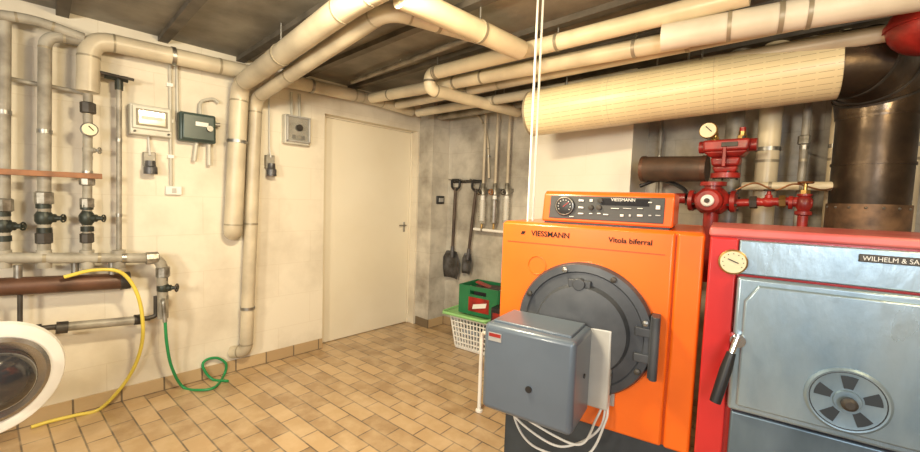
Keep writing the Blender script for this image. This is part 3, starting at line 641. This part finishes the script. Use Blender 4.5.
part('latch_lever', B().tube([(a[0], -.03, a[1]-.02), (a[0], -.09, a[1]-.01), ((a[0]*.7+b_[0]*.3), -.10, a[1]*.7+b_[1]*.3)], .008, 10).lathe([(.02, 0), (.02, .05)], (a[0]+.004, -.02, a[1]-.02), (0, -1, 0), 16), m_chrome, RB, world=False, label='chrome latch arm')
part('handle_grip', B().tube([(a[0]*.75+b_[0]*.25, -.098, a[1]*.75+b_[1]*.25), (a[0]*.5+b_[0]*.5, -.105, a[1]*.5+b_[1]*.5), (b_[0], -.12, b_[1])], [.012, .016, .015], 14), m_black, RB, world=False, label='black lever grip')
a = lr(733, 262, -.03)
tm = part('thermometer', B().lathe([(.038, 0), (.038, .014), (.033, .017)], (a[0], -.018, a[1]), (0, -1, 0), 32), m_brass, RB, world=False)
part('dial', B().lathe([(.033, 0), (.033, .003)], (a[0], -.034, a[1]), (0, -1, 0), 32), m_cream, tm, world=False)
part('needle', B().box((a[0], -.039, a[1]+.004), (.03, .002, .0025), Matrix.Rotation(.4, 3, 'Y')), m_text_d, tm, world=False)
for k in range(9):
    an = math.radians(-120+k*30); part('tick', B().box((a[0]+.026*math.sin(an), -.0375, a[1]+.026*math.cos(an)), (.0025, .001, .0025)), m_text_d, tm, world=False)
a = lr(861, 258, -.024)
part('name_plate', B().bb(a[0]-.004, a[0]+.15, -.028, -.02, a[1]-.010, a[1]+.011), m_iron, RB, .002, world=False, label='dark maker plate')
text(RB, 'WILHELM & SA', .0175, (a[0]+.002, -.029, a[1]), m_text_w, align='LEFT', sx=.9)

# ------------------------------------------------------------------ duct, flue
a, c = PD(533, 114, 2.63), PD(838, 66, 1.79)
t = thing('flue_duct', 'large cream insulated flue duct with fine lengthwise seams below the ceiling', 'duct', a)
part('jacket', B().tube([a, c], .142, 48), m_foil, t)
dv = (c-a).normalized()
part('end_collar', B().cyl(a-dv*.01, a+dv*.004, .1425, seg=40), m_band, t)
for u in (.15, .6):
    q = a.lerp(c, u); part('hanger_rod', B().cyl(q+Z*.138, (q.x, q.y, CE), .006, seg=8), m_steel, t)
fv = PD(872, 160, 1.86); fx, fy_ = fv.x, fv.y
t = thing('flue_pipe', 'dark weathered flue pipe with segmented elbow behind the red boiler', 'flue', (fx, fy_, .8))
e0 = c+dv*.0; e1 = c+dv*.07; e3 = Vector((fx, fy_, 1.74)); top = Vector((fx, fy_, c.z))
e2a = top+(e1-top)*.45-Z*.02; e2b = top+Vector((0, 0, -.09))+(e1-top)*.05
ep = [e0, e1, e2a, e2b, e3]
part('elbow', B().tube(ep, [.146, .146, .152, .152, .142], 40), m_flue, t)
for i in (1, 2, 3):
    d_ = (ep[i+1]-ep[i-1]).normalized(); part('seam_band', B().cyl(ep[i]-d_*.005, ep[i]+d_*.005, .157 if i > 1 else .150, seg=40), m_iron, t)
part('riser', B().cyl((fx, fy_, .95), e3, .138, seg=40), m_flue, t)
for zz in (1.74, 1.52): part('seam_band', B().cyl((fx, fy_, zz-.006), (fx, fy_, zz+.006), .143, seg=40), m_flue, t)
part('lower_sleeve', B().cyl((fx, fy_, 1.2), (fx, fy_, 1.335), .145, seg=40), m_rust, t)
for k in range(7):
    an = math.radians(200+k*22); part('rivet', B().sph((fx+.145*math.cos(an), fy_+.145*math.sin(an), 1.318), .006, seg=8), m_steel, t)
back = W[RB.name] @ Vector((RW*.6, RD-.02, .85))
part('boiler_spigot', B().tube(fillet([(fx, fy_, .96), (fx, fy_, .85), tuple(back)], .12)[0], .12, 30), m_flue, t)
q = PD(932, 24, 1.5)
t = thing('expansion_vessel', 'round red expansion vessel under the ceiling at top right', 'vessel', (q.x, q.y, q.z-.12))
part('shell', B().sph(q, .12, (1, 1, .9), 32), m_red, t); part('flange', B().cyl(q-Z*.008, q+Z*.008, .127, seg=36), m_red, t); part('neck', B().cyl(q+Z*.1, (q.x, q.y, CE), .015), m_brass, t)

# ------------------------------------------------------------------ ceiling pipes
pp = PZ(430, 74, 2.12)
pipe('cream ceiling pipe with tight return bend above the white wall block', [PZ(750, -6, 2.12), pp, pp-Z*.1, PZ(518, 112, 2.02)], .042, m_pipe2, .07, tb=(.3,), hang=(.3, .62))
pipe('cream ceiling pipe joined to the wall pipe at its far end', [PZ(372, 98, 2.12), PZ(690, 38, 2.05)], .042, m_pipe2, tb=(.1, .5), hang=(.4, .9))
pipe('cream ceiling pipe second behind the return bend', [PZ(398, 105, 2.1), PZ(860, 8, 2.05)], .036, m_pipe, tb=(.4,), hang=(.3, .8))
pipe('slim cream ceiling pipe right above the seamed duct', [PZ(418, 113, 2.06), PZ(930, 26, 2.0)], .034, m_pipe, tb=(.5,), hang=(.3, .75))
pipe('rearmost ceiling pipe close to the back wall', [PZ(440, 117, 2.08), PZ(800, 60, 2.02)], .03, m_pipe_g, hang=(.3, .75))
pipe('fat pale insulated ceiling pipe at the top right', [PZ(662, 38, 2.03), PZ(940, -10, 2.03)], .056, mat('pale_wrap', (.74, .68, .58), .5, 0, (.54, .48, .38), 3), tb=(.3, .6), hang=(.5,))
pipe('thin pipe close to the ceiling boards, left of the pair', [PZ(352, 82, 2.19), PZ(470, 38, 2.19)], .016, m_pipe_g, hang=(.5,), name='thin_pipe')
pipe('thin pipe crossing the ceiling boards from the door to the top edge', [PZ(300, 74, 2.19), PZ(420, -10, 2.19)], .012, m_pipe_g, name='thin_pipe', hang=(.5,))
pipe('short fat cream pipe at top centre running toward the back wall', [PZ(400, -5, 2.08), PZ(520, 50, 2.08)], .05, m_pipe2, tb=(.6,), hang=(.6,))
for k, lab in ((0, 'left white cord dropping from the ceiling to the orange boiler'), (1, 'right white cord dropping from the ceiling to the orange boiler')):
    q = PD(531+k*5, 150, 1.72+.02*k)
    single('hanging_cord', B().tube([(q.x, q.y, ZT-.002), (q.x, q.y, CE)], .0048, 8), m_white, lab, 'cord')

# ------------------------------------------------------------------ red fittings behind the boilers
YF = 2.45
def fp(px, py, Y=YF): return PY(px, py, Y)
def vp(px, r, label, m=m_pipe2, Y=2.75):
    q = fp(px, 150, Y); return pipe(label, [(q.x, Y, .9), (q.x, Y, CE)], r, m, tb=(.5,), clamps=(.55, .8), wall='Y', yw=YR)
vp(768, .052, 'wide cream vertical pipe behind the red fittings')
tt = vp(804, .018, 'slim vertical pipe between the wide cream pipe and the flue', m=m_pipe_g)
q = fp(804, 140, 2.75); union(tt, q, .8)
tt = vp(834, .022, 'cream vertical pipe nearest the dark flue')
vp(733, .045, 'grey vertical pipe behind the red cast valve', m=m_pipe_g)
vp(660, .012, 'thin vertical pipe on the wall right of the white block', m=m_pipe_g, Y=2.9)
vp(914, .03, 'cream vertical pipe right of the dark flue at the picture edge', Y=2.85)
a, c = fp(742, 186, 2.62), fp(846, 190, 2.62)
pipe('cream cross pipe behind the red fittings', [a, (c.x, 2.62, a.z)], .022, m_pipe2, tb=(.3, .6), name='supply_pipe')
def bolts(t, c, ax, R, n, m=m_iron, s=.006):
    q_ = Vector(ax).normalized().to_track_quat('Z', 'Y')
    for k in range(n):
        o_ = Vector(c)+q_ @ Vector((R*math.cos(2*PI*k/n+.4), R*math.sin(2*PI*k/n+.4), 0)); part('bolt', B().cyl(o_-Vector(ax)*.022, o_+Vector(ax)*.022, s, seg=6), m, t)
q = fp(727, 152)
t = thing('mixing_valve', 'compact red cast valve body with two brass capped stubs beside the round gauge', 'valve', q-Z*.13)
fr = B()
for s0, s1, z0_, z1_ in ((.098, .102, .0, .058), (.066, .098, -.03, .0), (.058, .066, -.075, -.03), (.046, .058, -.11, -.075)):
    va = [(-s0, -s0*.66), (s0, -s0*.66), (s0, s0*.66), (-s0, s0*.66)]; vb = [(-s1, -s1*.66), (s1, -s1*.66), (s1, s1*.66), (-s1, s1*.66)]
    lo_ = [fr.bm.verts.new(q+Vector((x_, y_, z0_))) for x_, y_ in va]; hi_ = [fr.bm.verts.new(q+Vector((x_, y_, z1_))) for x_, y_ in vb]
    fr.bm.faces.new(lo_[::-1]); fr.bm.faces.new(hi_)
    for i in range(4): fr.bm.faces.new((lo_[i], lo_[(i+1) % 4], hi_[(i+1) % 4], hi_[i]))
part('body', fr, m_red, t, .012)
for s_ in (-1, 1):
    part('side_port', B().cyl(q+X*.09*s_+Z*.03, q+X*.125*s_+Z*.03, .032), m_red, t)
    for s2 in (-1, 1): part('bolt', B().cyl(q+Vector((s_*.075, s2*.045, .05)), q+Vector((s_*.075, s2*.045, .07)), .009, seg=6), m_iron, t)
part('flange', B().cyl(q-Z*.135, q-Z*.11, .066), m_red, t); bolts(t, q-Z*.122, Z, .052, 4)
part('rib', B().box(q+Vector((0, -.055, -.03)), (.016, .03, .10)), m_red, t, .003)
for s_ in (-1, 1):
    part('brass_stub', B().cyl(q+Vector((s_*.06, 0, .055)), q+Vector((s_*.06, 0, .10)), .016).cyl(q+Vector((s_*.06, 0, .065)), q+Vector((s_*.06, 0, .08)), .022, seg=6), m_brass, t)
    part('red_cap', B().cyl(q+Vector((s_*.06, 0, .10)), q+Vector((s_*.06, 0, .12)), .014), m_red, t)
part('badge', B().box(q+Vector((.02, -.069, .03)), (.07, .006, .022)), m_iron, t, .002)
q = fp(712, 201)
t = thing('circulation_pump', 'red circulation pump with white round face above the orange boiler edge', 'pump', q-Z*.06)
part('body', B().lathe([(.03, -.11), (.056, -.105), (.056, -.085), (.035, -.08), (.068, -.045), (.068, .045), (.035, .08), (.056, .085), (.056, .105), (.03, .11)], q, X, 28), m_red, t)
bolts(t, q-X*.095, X, .047, 4); bolts(t, q+X*.095, X, .047, 4)
part('neck', B().cyl(q, q+Z*.1, .04).cyl(q+Z*.08, q+Z*.1, .06), m_red, t)
part('lower_pipe', B().cyl(q, (q.x, q.y, .9), .035), m_red, t)
part('motor_housing', B().lathe([(.062, 0), (.062, .05), (.05, .065)], q-Yv*.04, (0, -1, 0)), m_red, t)
dl = part('dial', B().lathe([(.030, 0), (.030, .01), (.025, .014)], q+Vector((0, -.102, 0)), (0, -1, 0)), m_white, t)
part('centre_screw', B().cyl(q+Vector((0, -.11, 0)), q+Vector((0, -.125, 0)), .012), m_iron, dl)
a, c = fp(735, 203), fp(798, 201)
t = thing('supply_pipe', 'red horizontal pipe joining the pump and small red valve', 'pipe', a)
part('tube', B().cyl(a, c, .020), m_red, t); part('union_nut', B().cyl(a.lerp(c, .25), a.lerp(c, .37), .032, seg=6), m_iron, t); part('union_nut', B().cyl(a.lerp(c, .72), a.lerp(c, .82), .030, seg=6), m_brass, t)
valve(t, a.lerp(c, .55), X, Z, 1.1, m_red, m_iron, ws=.8)
q = fp(804, 203)
t = thing('gate_valve', 'small red gate valve with brass top beside the dark flue', 'valve', q-Z*.11)
part('body', B().lathe([(.020, -.11), (.020, -.06), (.032, -.055), (.032, -.04), (.022, -.035), (.032, -.015), (.032, .015), (.022, .03), (.028, .033), (.028, .042)], q, Z, 20), m_red, t)
part('side_port', B().cyl(q-X*.05, q+X*.03, .020).cyl(q-X*.055, q-X*.04, .032), m_red, t)
part('bonnet', B().cyl(q+Z*.042, q+Z*.06, .020, seg=6).cyl(q+Z*.06, q+Z*.10, .008), m_brass, t); part('handwheel', B().ring(q+Z*.095, Z, .026, .005, 20).cyl(q+Z*.095-X*.025, q+Z*.095+X*.025, .004, seg=8), m_copper, t)
q = fp(709, 131, 2.42)
t = thing('pressure_gauge', 'small cream round pressure gauge left of the red cast valve', 'gauge', q-Z*.1)
part('case', B().lathe([(.042, 0), (.042, .02), (.038, .024)], q, (0, -1, 0)), m_brass, t); part('dial', B().lathe([(.037, 0), (.037, .003)], q+Vector((0, -.024, 0)), (0, -1, 0)), m_cream, t)
part('needle', B().box(q+Vector((.004, -.029, .006)), (.04, .002, .004), Matrix.Rotation(.8, 3, 'Y')), m_text_d, t); part('stem', B().cyl(q-Z*.04+Yv*.01, q-Z*.12+Yv*.01, .008), m_brass, t)
a, c = fp(644, 169, 2.55), fp(705, 169, 2.5)
t = thing('insulated_pipe', 'short dark brown insulated pipe section left of the red cast valve', 'pipe', a)
part('lagging', B().cyl(a, c, .075, .07, 28), mat('lagging_brown', (.11, .065, .042), .5, .2, (.05, .034, .025), 8), t); part('end_ring', B().cyl(a-X*.01, a+X*.01, .078, seg=28), m_brown, t); part('end_ring', B().cyl(c-X*.012, c+X*.012, .074, seg=28), m_brown, t); part('core_pipe', B().cyl(a, a+Vector((-.03, .44, 0)), .03), m_pipe_g, t)
pipe('low black hose lying behind the control housing', smooth([fp(640, 186, 2.6), fp(660, 180, 2.6), fp(682, 188, 2.55), fp(690, 200, 2.5)]), .012, m_black, 0, bands=False, name='rubber_hose', cat='hose')
q = fp(680, 200, 2.5)
single('pipe_elbow', B().tube(smooth([q-X*.08-Z*.3, q-X*.075-Z*.08, q-X*.04, q+X*.03+Z*.01]), .03, 12), m_red, 'red elbow joining the circulation pump on its left side', 'pipe fitting')
single('capillary_tube', B().tube(smooth([fp(736, 190), fp(755, 183), fp(775, 190), fp(795, 184), fp(822, 190, 2.5), fp(838, 186, 2.7)]), .004, 8), m_copper, 'thin copper capillary wire looping over the red fittings', 'wire')

st = PZ(479, 411, 0)
t = thing('drain_pipe', 'slim white upright pipe standing on the floor left of the burner hood', 'pipe', st)
bside = W[OB.name] @ Vector((0.0, .30, .56))
part('tube', B().tube(fillet([st, (st.x, st.y, .50), tuple(bside)], .05)[0], .012, 12), m_white, t); part('foot_flange', B().cyl(st, st+Z*.01, .022), m_white, t)

# ------------------------------------------------------------------ light
w = bpy.data.worlds.new('w'); S.world = w; w.use_nodes = True
w.node_tree.nodes['Background'].inputs[0].default_value = (1, .96, .90, 1); w.node_tree.nodes['Background'].inputs[1].default_value = .36
def area(name, loc, tgt, sx_, sy_, e, c):
    l = bpy.data.lights.new(name, 'AREA'); l.shape = 'RECTANGLE'; l.size = sx_; l.size_y = sy_; l.energy = e; l.color = c
    o = bpy.data.objects.new(name, l); COL.objects.link(o); o.location = loc
    o.rotation_euler = (Vector(tgt)-Vector(loc)).to_track_quat('-Z', 'Y').to_euler(); return o
area('ceiling_lamp_light', (1.9, .7, 2.05), (1.0, 1.3, 0), .35, .12, 46, (1, .84, .56))
area('window_light', (4.35, -1.3, 1.6), (1.8, 1.8, .8), .8, .7, 58, (.88, .94, 1))
area('rear_fill_light', (2.4, -1.4, 1.5), (.3, 1.9, .9), .35, .25, 44, (1, .88, .68))  # added fill behind the camera, no lamp stands there
area('back_corner_light', (3.9, .9, 2.0), (1.5, 2.6, 1.8), .3, .3, 13, (1, .75, .38))
area('added_ceiling_wash_light', (2.6, .9, 1.75), (2.0, 1.6, 2.2), .25, .25, 6, (1, .76, .38))  # small added light, aimed up to brighten the ceiling pipes
